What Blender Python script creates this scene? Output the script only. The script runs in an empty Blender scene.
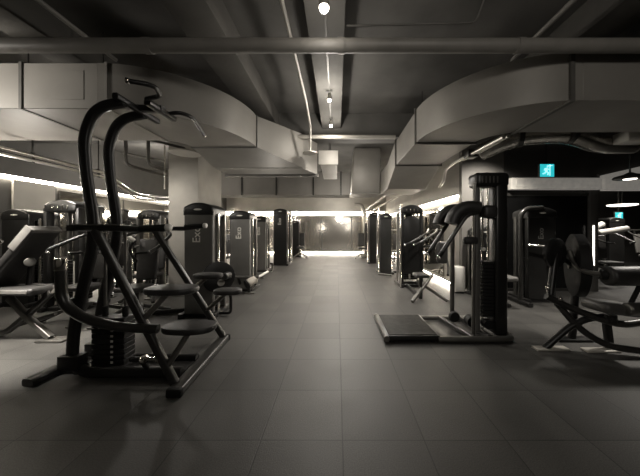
import bpy, bmesh, math, random
from mathutils import Vector, Matrix
random.seed(7)
SC = bpy.context.scene
COL = SC.collection
PI = math.pi
F, HX, HY, CH = 262.0, 337.0, 230.0, 1.285      # focal length in pixels, vanishing point, camera height


def W(px, py, Y):
    """world point seen at pixel (px,py) at depth Y"""
    return Vector(((px - HX) / F * Y, Y, CH - (py - HY) / F * Y))


# ------------------------------------------------------------------ materials
def mat(name, col, rough=.5, metal=0.0, var=.25, scale=6.0, bump=0.0, bscale=60.0, spec=.5, emit=None, estr=0.0, coat=0.0):
    m = bpy.data.materials.new(name)
    m.use_nodes = True
    nt = m.node_tree
    b = nt.nodes['Principled BSDF']
    tc = nt.nodes.new('ShaderNodeTexCoord')
    nz = nt.nodes.new('ShaderNodeTexNoise')
    nz.inputs['Scale'].default_value = scale
    nz.inputs['Detail'].default_value = 5
    nt.links.new(tc.outputs['Object'], nz.inputs['Vector'])
    rp = nt.nodes.new('ShaderNodeValToRGB')
    lo = [max(0, c * (1 - var)) for c in col]
    hi = [c * (1 + var) for c in col]
    rp.color_ramp.elements[0].position = .3
    rp.color_ramp.elements[1].position = .7
    rp.color_ramp.elements[0].color = (*lo, 1)
    rp.color_ramp.elements[1].color = (*hi, 1)
    nt.links.new(nz.outputs['Fac'], rp.inputs['Fac'])
    nt.links.new(rp.outputs['Color'], b.inputs['Base Color'])
    b.inputs['Roughness'].default_value = rough
    b.inputs['Metallic'].default_value = metal
    b.inputs['Specular IOR Level'].default_value = spec
    b.inputs['Coat Weight'].default_value = coat
    if bump > 0:
        n2 = nt.nodes.new('ShaderNodeTexNoise')
        n2.inputs['Scale'].default_value = bscale
        nt.links.new(tc.outputs['Object'], n2.inputs['Vector'])
        bp = nt.nodes.new('ShaderNodeBump')
        bp.inputs['Strength'].default_value = bump
        bp.inputs['Distance'].default_value = .01
        nt.links.new(n2.outputs['Fac'], bp.inputs['Height'])
        nt.links.new(bp.outputs['Normal'], b.inputs['Normal'])
    if emit:
        b.inputs['Emission Color'].default_value = (*emit, 1)
        b.inputs['Emission Strength'].default_value = estr
    return m


M = {}
M['frame'] = mat('black_powder_coat', (.012, .0115, .011), .36, 0, .2, 9, spec=.4)
M['frame2'] = mat('graphite_powder_coat', (.034, .033, .0305), .30, .25, .2, 9, spec=.5)
M['gun'] = mat('gunmetal_tube', (.15, .145, .133), .34, .75, .15, 8)
M['shroud'] = mat('charcoal_shroud', (.095, .092, .085), .42, 0, .15, 3, spec=.45)
M['shroud2'] = mat('black_gloss_shroud', (.011, .0108, .0102), .34, 0, .15, 3, spec=.4)
M['chrome'] = mat('chrome', (.75, .73, .69), .16, 1, .05, 5)
M['pad'] = mat('black_vinyl', (.022, .021, .020), .46, 0, .2, 20, .15, 160)
M['padg'] = mat('grey_vinyl', (.14, .135, .125), .5, 0, .1, 20, .15, 160)
M['rubber'] = mat('rubber', (.008, .008, .0075), .65, 0, .2, 30, .2, 200, spec=.25)
M['plate'] = mat('weight_plate_iron', (.010, .0097, .0094), .45, .2, .2, 14)
M['pads'] = mat('dark_grey_vinyl', (.06, .058, .054), .42, 0, .1, 20, .15, 160)
M['padl'] = mat('beige_foam', (.40, .37, .32), .6, 0, .1, 20, .2, 120)
M['white'] = mat('pale_plastic', (.72, .70, .65), .4, 0, .05, 6)
M['decal'] = mat('pale_decal', (.62, .60, .55), .5, 0, .05, 6)
M['duct'] = mat('galvanised_duct', (.275, .262, .238), .5, .25, .10, 2.2, .05, 8)
M['flange'] = mat('duct_flange', (.12, .115, .105), .5, .3, .15, 8)
M['pipe'] = mat('painted_pipe', (.20, .19, .172), .5, 0, .12, 5)
M['pipel'] = mat('light_pipe', (.42, .40, .36), .4, .2, .1, 5)
M['pipeM'] = mat('zinc_conduit', (.62, .60, .55), .28, .85, .1, 5)
M['dark'] = mat('dark_ceiling_paint', (.105, .101, .093), .85, 0, .3, 1.5, .1, 30)
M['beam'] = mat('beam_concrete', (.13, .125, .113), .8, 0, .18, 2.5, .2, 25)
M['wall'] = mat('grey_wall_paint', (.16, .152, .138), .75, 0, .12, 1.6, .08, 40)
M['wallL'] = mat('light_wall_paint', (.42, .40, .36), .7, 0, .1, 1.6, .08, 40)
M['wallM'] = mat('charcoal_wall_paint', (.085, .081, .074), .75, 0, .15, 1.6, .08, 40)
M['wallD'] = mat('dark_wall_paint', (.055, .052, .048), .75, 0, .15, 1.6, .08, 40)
M['column'] = mat('column_plaster', (.30, .285, .255), .7, 0, .15, 2.2, .1, 30)
M['black'] = mat('black_glass_panel', (.006, .006, .006), .22, 0, .1, 2, spec=.25)
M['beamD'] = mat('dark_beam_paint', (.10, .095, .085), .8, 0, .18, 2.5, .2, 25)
M['glow'] = mat('header_panel_glow', (.5, .48, .43), .5, emit=(1, .94, .85), estr=.13)  # faint emission added to brighten the pale wall panels
M['mirrorB'] = mat('hazy_mirror', (.60, .57, .52), .14, .85, .05, 1.0)
M['mirror'] = mat('smoked_mirror', (.58, .56, .52), .05, 1, .03, 1.0)
M['silver'] = mat('foil_duct', (.55, .53, .49), .25, .9, .2, 14, .3, 40)
WARM = (1.0, .90, .75)
M['led'] = mat('led_strip_glow', (.9, .85, .75), .5, emit=WARM, estr=50.0)
M['lamp'] = mat('lamp_glow', (.9, .85, .75), .5, emit=(1, .93, .82), estr=40.0)
M['lampS'] = mat('lamp_glow_soft', (.9, .85, .75), .5, emit=(1, .93, .82), estr=3.0)
M['exit'] = mat('exit_sign_glow', (.05, .5, .5), .5, emit=(.03, .60, .66), estr=.85)
M['exitw'] = mat('exit_sign_white', (.7, .95, .95), .5, emit=(.45, .95, 1.0), estr=.9)


def ridge_mat():
    m = mat('ribbed_rubber_mat', (.05, .048, .043), .55, 0, .25, 14)
    return m


M['ridge'] = ridge_mat()


def floor_mat():
    m = bpy.data.materials.new('rubber_floor_tiles')
    m.use_nodes = True
    nt = m.node_tree
    L = nt.links.new
    b = nt.nodes['Principled BSDF']
    tc = nt.nodes.new('ShaderNodeTexCoord')
    mp = nt.nodes.new('ShaderNodeMapping')
    mp.inputs['Location'].default_value = (-.034 + 10, -.10 + 10, 0)
    L(tc.outputs['Object'], mp.inputs['Vector'])
    br = nt.nodes.new('ShaderNodeTexBrick')
    br.offset = 0
    br.squash = 1
    br.inputs['Scale'].default_value = 1
    br.inputs['Brick Width'].default_value = .5
    br.inputs['Row Height'].default_value = .5
    br.inputs['Mortar Size'].default_value = .0045
    br.inputs['Mortar Smooth'].default_value = .4
    br.inputs['Color1'].default_value = (.040, .0385, .0352, 1)
    br.inputs['Color2'].default_value = (.060, .058, .053, 1)
    br.inputs['Mortar'].default_value = (.013, .0125, .0115, 1)
    L(mp.outputs['Vector'], br.inputs['Vector'])
    nz = nt.nodes.new('ShaderNodeTexNoise')
    nz.inputs['Scale'].default_value = 2.0
    nz.inputs['Detail'].default_value = 8
    L(tc.outputs['Object'], nz.inputs['Vector'])
    sp = nt.nodes.new('ShaderNodeTexNoise')
    sp.inputs['Scale'].default_value = 140
    sp.inputs['Detail'].default_value = 2
    L(tc.outputs['Object'], sp.inputs['Vector'])
    mr = nt.nodes.new('ShaderNodeMapRange')
    mr.inputs['To Min'].default_value = .45
    mr.inputs['To Max'].default_value = 1.55
    L(nz.outputs['Fac'], mr.inputs['Value'])
    mr2 = nt.nodes.new('ShaderNodeMapRange')
    mr2.inputs['From Min'].default_value = .3
    mr2.inputs['From Max'].default_value = .7
    mr2.inputs['To Min'].default_value = .62
    mr2.inputs['To Max'].default_value = 1.38
    L(sp.outputs['Fac'], mr2.inputs['Value'])
    mu = nt.nodes.new('ShaderNodeMath')
    mu.operation = 'MULTIPLY'
    L(mr.outputs['Result'], mu.inputs[0])
    L(mr2.outputs['Result'], mu.inputs[1])
    mx = nt.nodes.new('ShaderNodeVectorMath')
    mx.operation = 'SCALE'
    L(br.outputs['Color'], mx.inputs[0])
    L(mu.outputs['Value'], mx.inputs['Scale'])
    L(mx.outputs['Vector'], b.inputs['Base Color'])
    rr = nt.nodes.new('ShaderNodeMapRange')
    rr.inputs['To Min'].default_value = .42
    rr.inputs['To Max'].default_value = .62
    L(nz.outputs['Fac'], rr.inputs['Value'])
    L(rr.outputs['Result'], b.inputs['Roughness'])
    b.inputs['Specular IOR Level'].default_value = .45
    bp = nt.nodes.new('ShaderNodeBump')
    bp.inputs['Strength'].default_value = .25
    bp.inputs['Distance'].default_value = .004
    ad = nt.nodes.new('ShaderNodeMath')
    ad.operation = 'MULTIPLY_ADD'
    ad.inputs[1].default_value = -2.0
    L(br.outputs['Fac'], ad.inputs[0])
    L(sp.outputs['Fac'], ad.inputs[2])
    L(ad.outputs['Value'], bp.inputs['Height'])
    L(bp.outputs['Normal'], b.inputs['Normal'])
    return m


M['floor'] = floor_mat()


# ------------------------------------------------------------------ mesh helpers
def circle(r, n=12, ry=None):
    ry = r if ry is None else ry
    return [(r * math.cos(2 * PI * i / n), ry * math.sin(2 * PI * i / n)) for i in range(n)]


def rrect(a, b, r, n=3):
    """rounded rectangle section with full sizes a (first axis), b (second axis)"""
    out = []
    for cx, cy, a0 in ((a / 2 - r, b / 2 - r, 0), (-a / 2 + r, b / 2 - r, 90), (-a / 2 + r, -b / 2 + r, 180), (a / 2 - r, -b / 2 + r, 270)):
        for k in range(n + 1):
            t = math.radians(a0 + 90 * k / n)
            out.append((cx + r * math.cos(t), cy + r * math.sin(t)))
    return out


def rounded(pts, r, n=6):
    pts = [Vector(p) for p in pts]
    out = [pts[0]]
    for i in range(1, len(pts) - 1):
        p, a, b = pts[i], pts[i - 1], pts[i + 1]
        u, v = (a - p), (b - p)
        d = min(r, u.length * .48, v.length * .48)
        p0, p1 = p + u.normalized() * d, p + v.normalized() * d
        for k in range(n + 1):
            t = k / n
            out.append(p0 * (1 - t) ** 2 + p * 2 * t * (1 - t) + p1 * t ** 2)
    out.append(pts[-1])
    return out


OFF = {}


class MB:
    def __init__(s):
        s.bm = bmesh.new()

    def _merge(s, t, mtx=None):
        if mtx is not None:
            t.transform(mtx)
        me = bpy.data.meshes.new('tmp')
        t.to_mesh(me)
        t.free()
        s.bm.from_mesh(me)
        bpy.data.meshes.remove(me)
        return s

    def box(s, x0, x1, y0, y1, z0, z1, bev=0.0, seg=2, rot=None, about=None):
        t = bmesh.new()
        bmesh.ops.create_cube(t, size=1)
        c = Vector(((x0 + x1) / 2, (y0 + y1) / 2, (z0 + z1) / 2))
        for v in t.verts:
            v.co = Vector((v.co.x * (x1 - x0), v.co.y * (y1 - y0), v.co.z * (z1 - z0)))
        if bev > 0:
            bmesh.ops.bevel(t, geom=t.edges[:], offset=bev, segments=seg, profile=.5, affect='EDGES')
        m = Matrix.Translation(c)
        if rot is not None:
            m = m @ rot.to_4x4()
        return s._merge(t, m)

    def hexa(s, c8, bev=0):
        """eight corners: bottom quad then top quad"""
        t = bmesh.new()
        v = [t.verts.new(c) for c in c8]
        for f in ((3, 2, 1, 0), (4, 5, 6, 7), (0, 1, 5, 4), (1, 2, 6, 5), (2, 3, 7, 6), (3, 0, 4, 7)):
            t.faces.new([v[i] for i in f])
        if bev:
            bmesh.ops.bevel(t, geom=t.edges[:], offset=bev, segments=2, profile=.5, affect='EDGES')
        bmesh.ops.recalc_face_normals(t, faces=t.faces[:])
        return s._merge(t)

    def sweep(s, path, sec, up=(0, 0, 1), caps=True, scales=None):
        """section's first axis lies along 'side' = tangent x up, second along the frame's up"""
        path = [Vector(p) for p in path]
        n = len(path)
        t = bmesh.new()
        rings = []
        up = Vector(up)
        prev = None
        for i, p in enumerate(path):
            if i == 0:
                tg = path[1] - path[0]
            elif i == n - 1:
                tg = path[-1] - path[-2]
            else:
                tg = (path[i] - path[i - 1]).normalized() + (path[i + 1] - path[i]).normalized()
            tg.normalize()
            if prev is None:
                u = up - tg * up.dot(tg)
                if u.length < 1e-4:
                    u = Vector((1, 0, 0)) - tg * tg.x
                    if u.length < 1e-4:
                        u = Vector((0, 1, 0))
            else:
                u = prev - tg * prev.dot(tg)
            u.normalize()
            prev = u
            sd = tg.cross(u)
            k = scales[i] if scales else 1
            rings.append([t.verts.new(p + sd * a * k + u * b * k) for a, b in sec])
        m = len(sec)
        for i in range(n - 1):
            for j in range(m):
                t.faces.new((rings[i][j], rings[i][(j + 1) % m], rings[i + 1][(j + 1) % m], rings[i + 1][j]))
        if caps:
            t.faces.new(rings[0][::-1])
            t.faces.new(rings[-1])
        bmesh.ops.recalc_face_normals(t, faces=t.faces[:])
        return s._merge(t)

    def tube(s, pts, r, cr=0.0, n=12, sec=None, up=(0, 0, 1)):
        p = rounded(pts, cr) if cr > 0 and len(pts) > 2 else pts
        return s.sweep(p, sec or circle(r, n), up)

    def cyl(s, p0, p1, r0, r1=None, n=20, bev=0.0):
        p0, p1 = Vector(p0), Vector(p1)
        r1 = r0 if r1 is None else r1
        if bev > 0:
            L = (p1 - p0).length
            d = (p1 - p0).normalized()
            b = min(bev, L * .45)
            pts = [p0]
            sc = [(r0 - b) / r0]
            for k in range(1, 4):
                a = k / 3 * PI / 2
                pts.append(p0 + d * b * (1 - math.cos(a)))
                sc.append((r0 - b + b * math.sin(a)) / r0)
            for k in range(0, 3):
                a = k / 3 * PI / 2
                pts.append(p1 - d * b * (1 - math.sin(a)) if k else p1 - d * b)
                sc.append((r1 - b + b * math.cos(a)) / r0)
            pts.append(p1)
            sc.append((r1 - b) / r0)
            return s.sweep(pts, circle(r0, n), (0, 0, 1), True, sc)
        return s.sweep([p0, p1], circle(r0, n), (0, 0, 1), True, [1, r1 / r0])

    def lathe(s, c, axis, prof, n=24):
        """prof: list of (distance along axis, radius)"""
        axis = Vector(axis).normalized()
        c = Vector(c)
        pts = [c + axis * d for d, r in prof]
        t = bmesh.new()
        u = axis.orthogonal().normalized()
        v = axis.cross(u)
        rings = []
        for (d, r), p in zip(prof, pts):
            rings.append([t.verts.new(p + (u * math.cos(2 * PI * i / n) + v * math.sin(2 * PI * i / n)) * max(r, 1e-4)) for i in range(n)])
        for i in range(len(rings) - 1):
            for j in range(n):
                t.faces.new((rings[i][j], rings[i][(j + 1) % n], rings[i + 1][(j + 1) % n], rings[i + 1][j]))
        t.faces.new(rings[0][::-1])
        t.faces.new(rings[-1])
        bmesh.ops.recalc_face_normals(t, faces=t.faces[:])
        return s._merge(t)

    def ball(s, c, r, sx=1, sy=1, sz=1):
        t = bmesh.new()
        bmesh.ops.create_uvsphere(t, u_segments=16, v_segments=10, radius=r)
        return s._merge(t, Matrix.Translation(Vector(c)) @ Matrix.Diagonal((sx, sy, sz, 1)))

    def prism(s, poly, y0, y1, bev=0.0, seg=2):
        """poly in x,z extruded along y"""
        t = bmesh.new()
        a = [t.verts.new((x, y0, z)) for x, z in poly]
        b = [t.verts.new((x, y1, z)) for x, z in poly]
        n = len(poly)
        f0 = t.faces.new(a)
        f1 = t.faces.new(b[::-1])
        for i in range(n):
            t.faces.new((a[i], b[i], b[(i + 1) % n], a[(i + 1) % n]))
        bmesh.ops.recalc_face_normals(t, faces=t.faces[:])
        if bev > 0:
            es = list(set(f0.edges[:]) | set(f1.edges[:]))
            bmesh.ops.bevel(t, geom=es, offset=bev, segments=seg, profile=.5, affect='EDGES')
        return s._merge(t)

    def pad(s, c, sx, sy, sz, rot=None, bev=None):
        b = min(sx, sy, sz) * .42 if bev is None else bev
        return s.box(c[0] - sx / 2, c[0] + sx / 2, c[1] - sy / 2, c[1] + sy / 2, c[2] - sz / 2, c[2] + sz / 2, b, 4, rot)

    def disc(s, c, sx, sy, h, n=36, e=2.6):
        """rounded oval cushion"""
        t = bmesh.new()
        rings = []
        for d, k in ((-.5, .90), (-.42, .97), (-.2, 1), (.2, 1), (.42, .97), (.5, .90)):
            r = []
            for i in range(n):
                a = 2 * PI * i / n
                x = math.copysign(abs(math.cos(a)) ** (2 / e), math.cos(a)) * sx / 2 * k
                y = math.copysign(abs(math.sin(a)) ** (2 / e), math.sin(a)) * sy / 2 * k
                r.append(t.verts.new((c[0] + x, c[1] + y, c[2] + d * h)))
            rings.append(r)
        for i in range(len(rings) - 1):
            for j in range(n):
                t.faces.new((rings[i][j], rings[i][(j + 1) % n], rings[i + 1][(j + 1) % n], rings[i + 1][j]))
        t.faces.new(rings[0][::-1])
        t.faces.new(rings[-1])
        bmesh.ops.recalc_face_normals(t, faces=t.faces[:])
        return s._merge(t)

    def build(s, name, material, parent=None, label=None):
        off = Vector((0, 0, 0))
        if parent is not None:
            off = OFF.get(parent.name, off)
        me = bpy.data.meshes.new(name)
        bmesh.ops.translate(s.bm, verts=s.bm.verts[:], vec=-off)
        s.bm.to_mesh(me)
        s.bm.free()
        for p in me.polygons:
            p.use_smooth = True
        try:
            me.set_sharp_from_angle(angle=math.radians(38))
        except Exception:
            pass
        me.materials.append(M[material])
        o = bpy.data.objects.new(name, me)
        COL.objects.link(o)
        if parent is not None:
            o.parent = parent
            OFF[o.name] = off
        if label:
            o['label'] = label
        return o


def tag(o, label, cat, group=None, kind=None):
    o['label'] = label
    o['category'] = cat
    if group:
        o['group'] = group
    if kind:
        o['kind'] = kind
    return o


def thing(name, label, cat, loc=(0, 0, 0), group=None):
    o = bpy.data.objects.new(name, None)
    o.empty_display_size = .1
    COL.objects.link(o)
    o.location = loc
    OFF[o.name] = Vector(loc)
    return tag(o, label, cat, group)


def struct(name, mb, m):
    o = mb.build(name, m)
    o['kind'] = 'structure'
    return o


def copy_tree(o, parent=None):
    c = o.copy()
    COL.objects.link(c)
    if parent:
        c.parent = parent
    for ch in list(o.children):
        copy_tree(ch, c)
    return c


def text_part(txt, size, mtx, parent, name='logo', m='decal', label=None):
    cu = bpy.data.curves.new('txt', 'FONT')
    cu.body = txt
    cu.size = size
    cu.align_x = 'CENTER'
    cu.align_y = 'CENTER'
    cu.extrude = .002
    cu.offset = .001
    ob = bpy.data.objects.new('txt', cu)
    COL.objects.link(ob)
    dg = bpy.context.evaluated_depsgraph_get()
    me = bpy.data.meshes.new_from_object(ob.evaluated_get(dg))
    bpy.data.objects.remove(ob)
    bpy.data.curves.remove(cu)
    me.transform(mtx)
    me.materials.clear()
    me.materials.append(M[m])
    o = bpy.data.objects.new(name, me)
    COL.objects.link(o)
    o.parent = parent
    if label:
        o['label'] = label
    return o


# ------------------------------------------------------------------ room
CEIL = 3.4
XL, XR, YB, YF = -5.9, 12.6, 14.0, -3.2
struct('floor', MB().box(XL - .1, XR + .1, YF - .1, YB + .1, -.1, 0), 'floor')
struct('ceiling', MB().box(XL - .1, XR + .1, YF - .1, YB + .1, CEIL, CEIL + .1), 'dark')
struct('wall_left', MB().box(XL - .1, XL, YF, YB, 0, CEIL), 'wallM')
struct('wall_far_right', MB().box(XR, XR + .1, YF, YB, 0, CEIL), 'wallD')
struct('wall_back', MB().box(XL, XR, YB, YB + .1, 0, CEIL), 'wallL')
struct('wall_behind', MB().box(XL, XR, YF - .1, YF, 0, CEIL), 'wall')
# corridor's right wall and the cross wall behind the machines on the right
XW, YW = 2.62, 5.5
struct('wall_right', MB().box(XW, XW + .12, YW + .12, YB, 0, CEIL), 'wallL')
mb = MB()
mb.box(3.50, 5.46, YW, YW + .12, 2.40, CEIL)                 # over the black panel
mb.box(5.46, XR, YW, YW + .12, 2.45, CEIL)
mb.box(6.9, XR, YW, YW + .12, 0, 2.45)
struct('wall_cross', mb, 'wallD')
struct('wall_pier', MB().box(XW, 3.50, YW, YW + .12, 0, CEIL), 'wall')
struct('wall_beyond', MB().box(XW + .12, XR, 10.6, 10.7, 0, CEIL), 'wallD')
# column in the left half
struct('wall_column', MB().box(-3.27, -2.69, 5.08, 6.1, 0, CEIL, .008), 'column')
# pilaster panel on the left wall
struct('trim_1', MB().box(XL, XL + .04, 4.75, 5.45, .0, 2.2), 'wallL')
# ceiling beams running down the room and one across
for i, (a, b) in enumerate(((-3.1, -2.76), (-1.42, -1.05), (-.27, .07), (2.3, 2.65), (4.2, 4.55))):
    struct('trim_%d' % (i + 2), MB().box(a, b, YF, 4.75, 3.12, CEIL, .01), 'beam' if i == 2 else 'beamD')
struct('trim_7', MB().box(XL, XW, 4.75, 5.1, 2.97, CEIL), 'dark')

# ------------------------------------------------------------------ mirrors and led strips
ORD = ['first', 'second', 'third', 'fourth', 'fifth', 'sixth', 'seventh']


def mirror(x0, x1, y0, y1, z0, z1, label, axis, m='mirror'):
    t = thing('wall_mirror', label, 'mirror', ((x0 + x1) / 2, (y0 + y1) / 2, z0))
    MB().box(x0, x1, y0, y1, z0, z1, .003, 1).build('glass', m, t)
    e = .012
    if axis == 'y':
        o = [(x0 + .001, y0, z0), (x0 + .001, y1, z0), (x0 + .001, y1, z1), (x0 + .001, y0, z1)]
        xm = x1 if x0 < 0 else x0
        loop = [(xm, y0, z0), (xm, y1, z0), (xm, y1, z1), (xm, y0, z1)]
    else:
        loop = [(x0, y0, z0), (x1, y0, z0), (x1, y0, z1), (x0, y0, z1)]
    f = MB()
    for k in range(4):
        p, q = Vector(loop[k]), Vector(loop[(k + 1) % 4])
        d = (q - p).normalized() * e * .5
        f.sweep([p - d, q + d], rrect(e, e, .002, 1))
    f.build('edge_frame', 'flange', t)


yy = 5.55
for i in range(5):
    mirror(XL, XL + .02, yy, yy + 1.65, .16, 2.12, 'tall mirror on the left wall, %s panel counting from the pale pilaster' % ORD[i], 'y')
    yy += 1.68
xx = XL + .1
for i in range(5):
    mirror(xx, xx + 1.62, YB - .02, YB, .16, 2.05, 'tall mirror on the far end wall, %s panel from the left corner' % ORD[i], 'x', 'mirrorB')
    xx += 1.65
yy = 6.4
for i in range(4):
    mirror(XW - .02, XW, yy, yy + 1.8, .16, 1.85, 'tall mirror on the corridor right wall, %s panel from its near end' % ORD[i], 'y')
    yy += 1.84


def led(p0, p1, label):
    """p0/p1 opposite corners of the strip's box"""
    t = thing('led_strip', label, 'light', p0)
    x0, x1 = sorted((p0[0], p1[0]))
    y0, y1 = sorted((p0[1], p1[1]))
    z0, z1 = sorted((p0[2], p1[2]))
    MB().box(x0, x1, y0, y1, z0, z1).build('diffuser', 'led', t)
    e = .035  # lip widened past the strip to keep its light off the wall above
    if x1 - x0 > y1 - y0:
        MB().box(x0, x1, y0 - e, y1, z1, z1 + .012).build('shade_channel', 'pipe', t)
    elif x0 < 0:
        MB().box(x0, x1 + e, y0, y1, z1, z1 + .012).build('shade_channel', 'pipe', t)
    else:
        MB().box(x0 - e, x1, y0, y1, z1, z1 + .012).build('shade_channel', 'pipe', t)


led((XL + .003, 1.2, 2.215), (XL + .038, YB - .06, 2.265), 'long warm light strip along the left wall above the mirrors')
led((XL + .003, 5.55, .085), (XL + .038, YB - .06, .135), 'warm light strip low on the left wall under the mirrors')
led((XL + .05, YB - .038, 2.20), (XW - .1, YB - .003, 2.25), 'warm light strip across the far end wall above the mirrors')
led((XL + .05, YB - .038, 2.075), (XW - .1, YB - .003, 2.115), 'thinner warm light strip just below the top strip on the far wall')
led((XL + .05, YB - .038, .05), (XW - .1, YB - .003, .13), 'warm light strip low on the far end wall near the floor')
led((XW - .038, YW + .15, 1.995), (XW - .003, YB - .06, 2.035), 'warm light strip along the corridor right wall above the mirrors')
led((XW - .038, YW + .15, .055), (XW - .003, YB - .06, .105), 'warm light strip low on the corridor right wall')

# ------------------------------------------------------------------ ducts
ZT, ZB = 2.75, 2.35


def arc(cx, cy, r, a0, a1, n=18):
    return [(cx + r * math.cos(math.radians(a0 + (a1 - a0) * k / n)), cy + r * math.sin(math.radians(a0 + (a1 - a0) * k / n))) for k in range(n + 1)]


def ribbon(outer, inner, z0, z1):
    """closed duct between two plan curves"""
    t = bmesh.new()
    rings = []
    for (a, b), (c, d) in zip(outer, inner):
        rings.append([t.verts.new(p) for p in ((a, b, z0), (c, d, z0), (c, d, z1), (a, b, z1))])
    for i in range(len(rings) - 1):
        for j in range(4):
            t.faces.new((rings[i][j], rings[i][(j + 1) % 4], rings[i + 1][(j + 1) % 4], rings[i + 1][j]))
    t.faces.new(rings[0][::-1])
    t.faces.new(rings[-1])
    bmesh.ops.recalc_face_normals(t, faces=t.faces[:])
    return t


# left duct
def rim(parent, x0, x1, y0, y1, w, d, along, m='flange'):
    """one rectangular rim around a duct, as a single joined piece"""
    t = bmesh.new()
    if along == 'y':
        c = (y0 + y1) / 2
        o = [(x0 - w, ZB - w), (x1 + w, ZB - w), (x1 + w, ZT + w), (x0 - w, ZT + w)]
        i = [(x0, ZB), (x1, ZB), (x1, ZT), (x0, ZT)]
        V = lambda p, k: (p[0], c + k * d / 2, p[1])
    else:
        c = (x0 + x1) / 2
        o = [(y0 - w, ZB - w), (y1 + w, ZB - w), (y1 + w, ZT + w), (y0 - w, ZT + w)]
        i = [(y0, ZB), (y1, ZB), (y1, ZT), (y0, ZT)]
        V = lambda p, k: (c + k * d / 2, p[0], p[1])
    R = {(n, k): [t.verts.new(V(p, k)) for p in q] for n, q in (('o', o), ('i', i)) for k in (-1, 1)}
    for j in range(4):
        k = (j + 1) % 4
        t.faces.new((R['o', -1][j], R['o', -1][k], R['o', 1][k], R['o', 1][j]))
        t.faces.new((R['i', -1][k], R['i', -1][j], R['i', 1][j], R['i', 1][k]))
        for e in (-1, 1):
            t.faces.new((R['o', e][j], R['i', e][j], R['i', e][k], R['o', e][k]))
    bmesh.ops.recalc_face_normals(t, faces=t.faces[:])
    mb = MB()
    mb._merge(t)
    return mb.build('flange', m, parent)


def rods(parent, pts):
    for x, y, z in pts:
        MB().cyl((x, y, z), (x, y, CEIL), .006, n=8).build('hanger_rod', 'frame2', parent)


ZT, ZB = 2.955, 2.50
LD = thing('air_duct', 'large grey sheet metal duct bending overhead on the left side', 'duct', (-2.3, 3.1, ZB))
cx, cy = -2.39, 3.83
MB().box(XL + .02, -2.39, 2.62, 3.56, ZB, ZT, .004, 1).build('straight_run', 'duct', LD)
MB()._merge(ribbon(arc(cx, cy, 1.21, -90, 0), arc(cx, cy, .27, -90, 0), ZB, ZT)).build('elbow', 'duct', LD)
MB().hexa([(-2.12, 3.83, ZB), (-1.18, 3.83, ZB), (-.60, 4.56, 2.37), (-2.14, 4.56, 2.37),
           (-2.12, 3.83, ZT), (-1.18, 3.83, ZT), (-.60, 4.56, ZT), (-2.14, 4.56, ZT)]).build('transition', 'duct', LD)
MB().hexa([(-2.12, 4.57, 2.36), (-.60, 4.57, 2.36), (-.37, 4.92, 2.325), (-2.05, 4.92, 2.325),
           (-2.12, 4.57, ZT - .02), (-.60, 4.57, ZT - .02), (-.37, 4.92, ZT - .04), (-2.05, 4.92, ZT - .04)]).build('outlet_box', 'duct', LD)
rim(LD, -2.12, -1.18, 3.825, 3.855, .014, .034, 'y')
rim(LD, -3.16, -3.16, 2.62, 3.56, .010, .03, 'x')
rim(LD, -2.31, -2.31, 2.62, 3.56, .008, .03, 'x', 'duct')
MB().box(-2.10, -.35, 4.90, 4.97, 2.29, 2.335).build('outlet_lip', 'flange', LD)
MB().box(-2.92, -2.53, 2.616, 2.625, 2.59, 2.88, .002, 1).build('access_panel', 'duct', LD)
rods(LD, [(-3.3, 2.8, ZT), (-2.5, 2.8, ZT), (-1.9, 4.2, ZT), (-1.3, 4.2, ZT)])

# right duct
RD = thing('air_duct', 'large grey sheet metal duct bending overhead on the right side', 'duct', (2.3, 3, ZB))
cx, cy = 2.30, 3.65
MB().box(2.30, XR - .03, 2.45, 3.26, ZB, ZT, .004, 1).build('straight_run', 'duct', RD)
MB()._merge(ribbon(arc(cx, cy, 1.20, 270, 180), arc(cx, cy, .39, 270, 180), ZB, ZT)).build('elbow', 'duct', RD)
MB().box(1.105, 1.915, 3.65, 4.89, ZB, ZT, .004, 1).build('corridor_run', 'duct', RD)
MB().hexa([(1.095, 4.9, ZB), (1.94, 4.9, ZB), (2.0, 5.93, 2.215), (1.14, 5.93, 2.215),
           (1.095, 4.9, ZT), (1.94, 4.9, ZT), (2.0, 5.93, 2.78), (1.14, 5.93, 2.78)]).build('transition', 'duct', RD)
MB().box(1.14, 2.0, 5.93, 7.0, 2.215, 2.78, .004, 1).build('outlet_box', 'duct', RD)
rim(RD, 1.105, 1.915, 3.65, 3.65, .025, .034, 'y')
rim(RD, 1.105, 1.93, 4.89, 4.89, .025, .034, 'y')
rim(RD, 2.19, 2.19, 2.45, 3.26, .022, .04, 'x')
rods(RD, [(2.6, 2.6, ZT), (1.3, 4.0, ZT), (1.75, 4.0, ZT)])

# cross duct, hanging box and small duct above the corridor
CD = thing('air_duct', 'wide dark duct crossing the corridor ceiling far back', 'duct', (-1.5, 8.2, 2.35))
MB().box(-4.2, .42, 8.0, 8.8, 2.36, 3.05, .006, 1).build('duct_body', 'wall', CD)
for x in (-2.9, -1.85, -.72, .12):
    MB().box(x - .02, x + .02, 7.975, 8.0, 2.34, 3.07).build('seam', 'frame2', CD)
for x in (-3.5, -2.0, -.5):
    MB().cyl((x, 8.4, 3.05), (x, 8.4, CEIL), .01, n=8).build('hanger_rod', 'frame2', CD)
GB = thing('ventilation_box', 'pale boxy ventilation unit hung from the corridor ceiling', 'duct', (.8, 7, 2.25))
mb = MB()
mb.hexa([(.38, 6.85, 2.27), (1.12, 6.85, 2.27), (1.12, 7.7, 2.27), (.38, 7.7, 2.27), (.44, 6.7, 3.39), (1.12, 6.7, 3.39), (1.12, 7.7, 3.39), (.44, 7.7, 3.39)], .03)
mb.build('housing', 'duct', GB)
mb = MB()
mb.box(.36, 1.13, 6.82, 7.72, 2.235, 2.27)
mb.build('lower_rim', 'pipe', GB)
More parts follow.
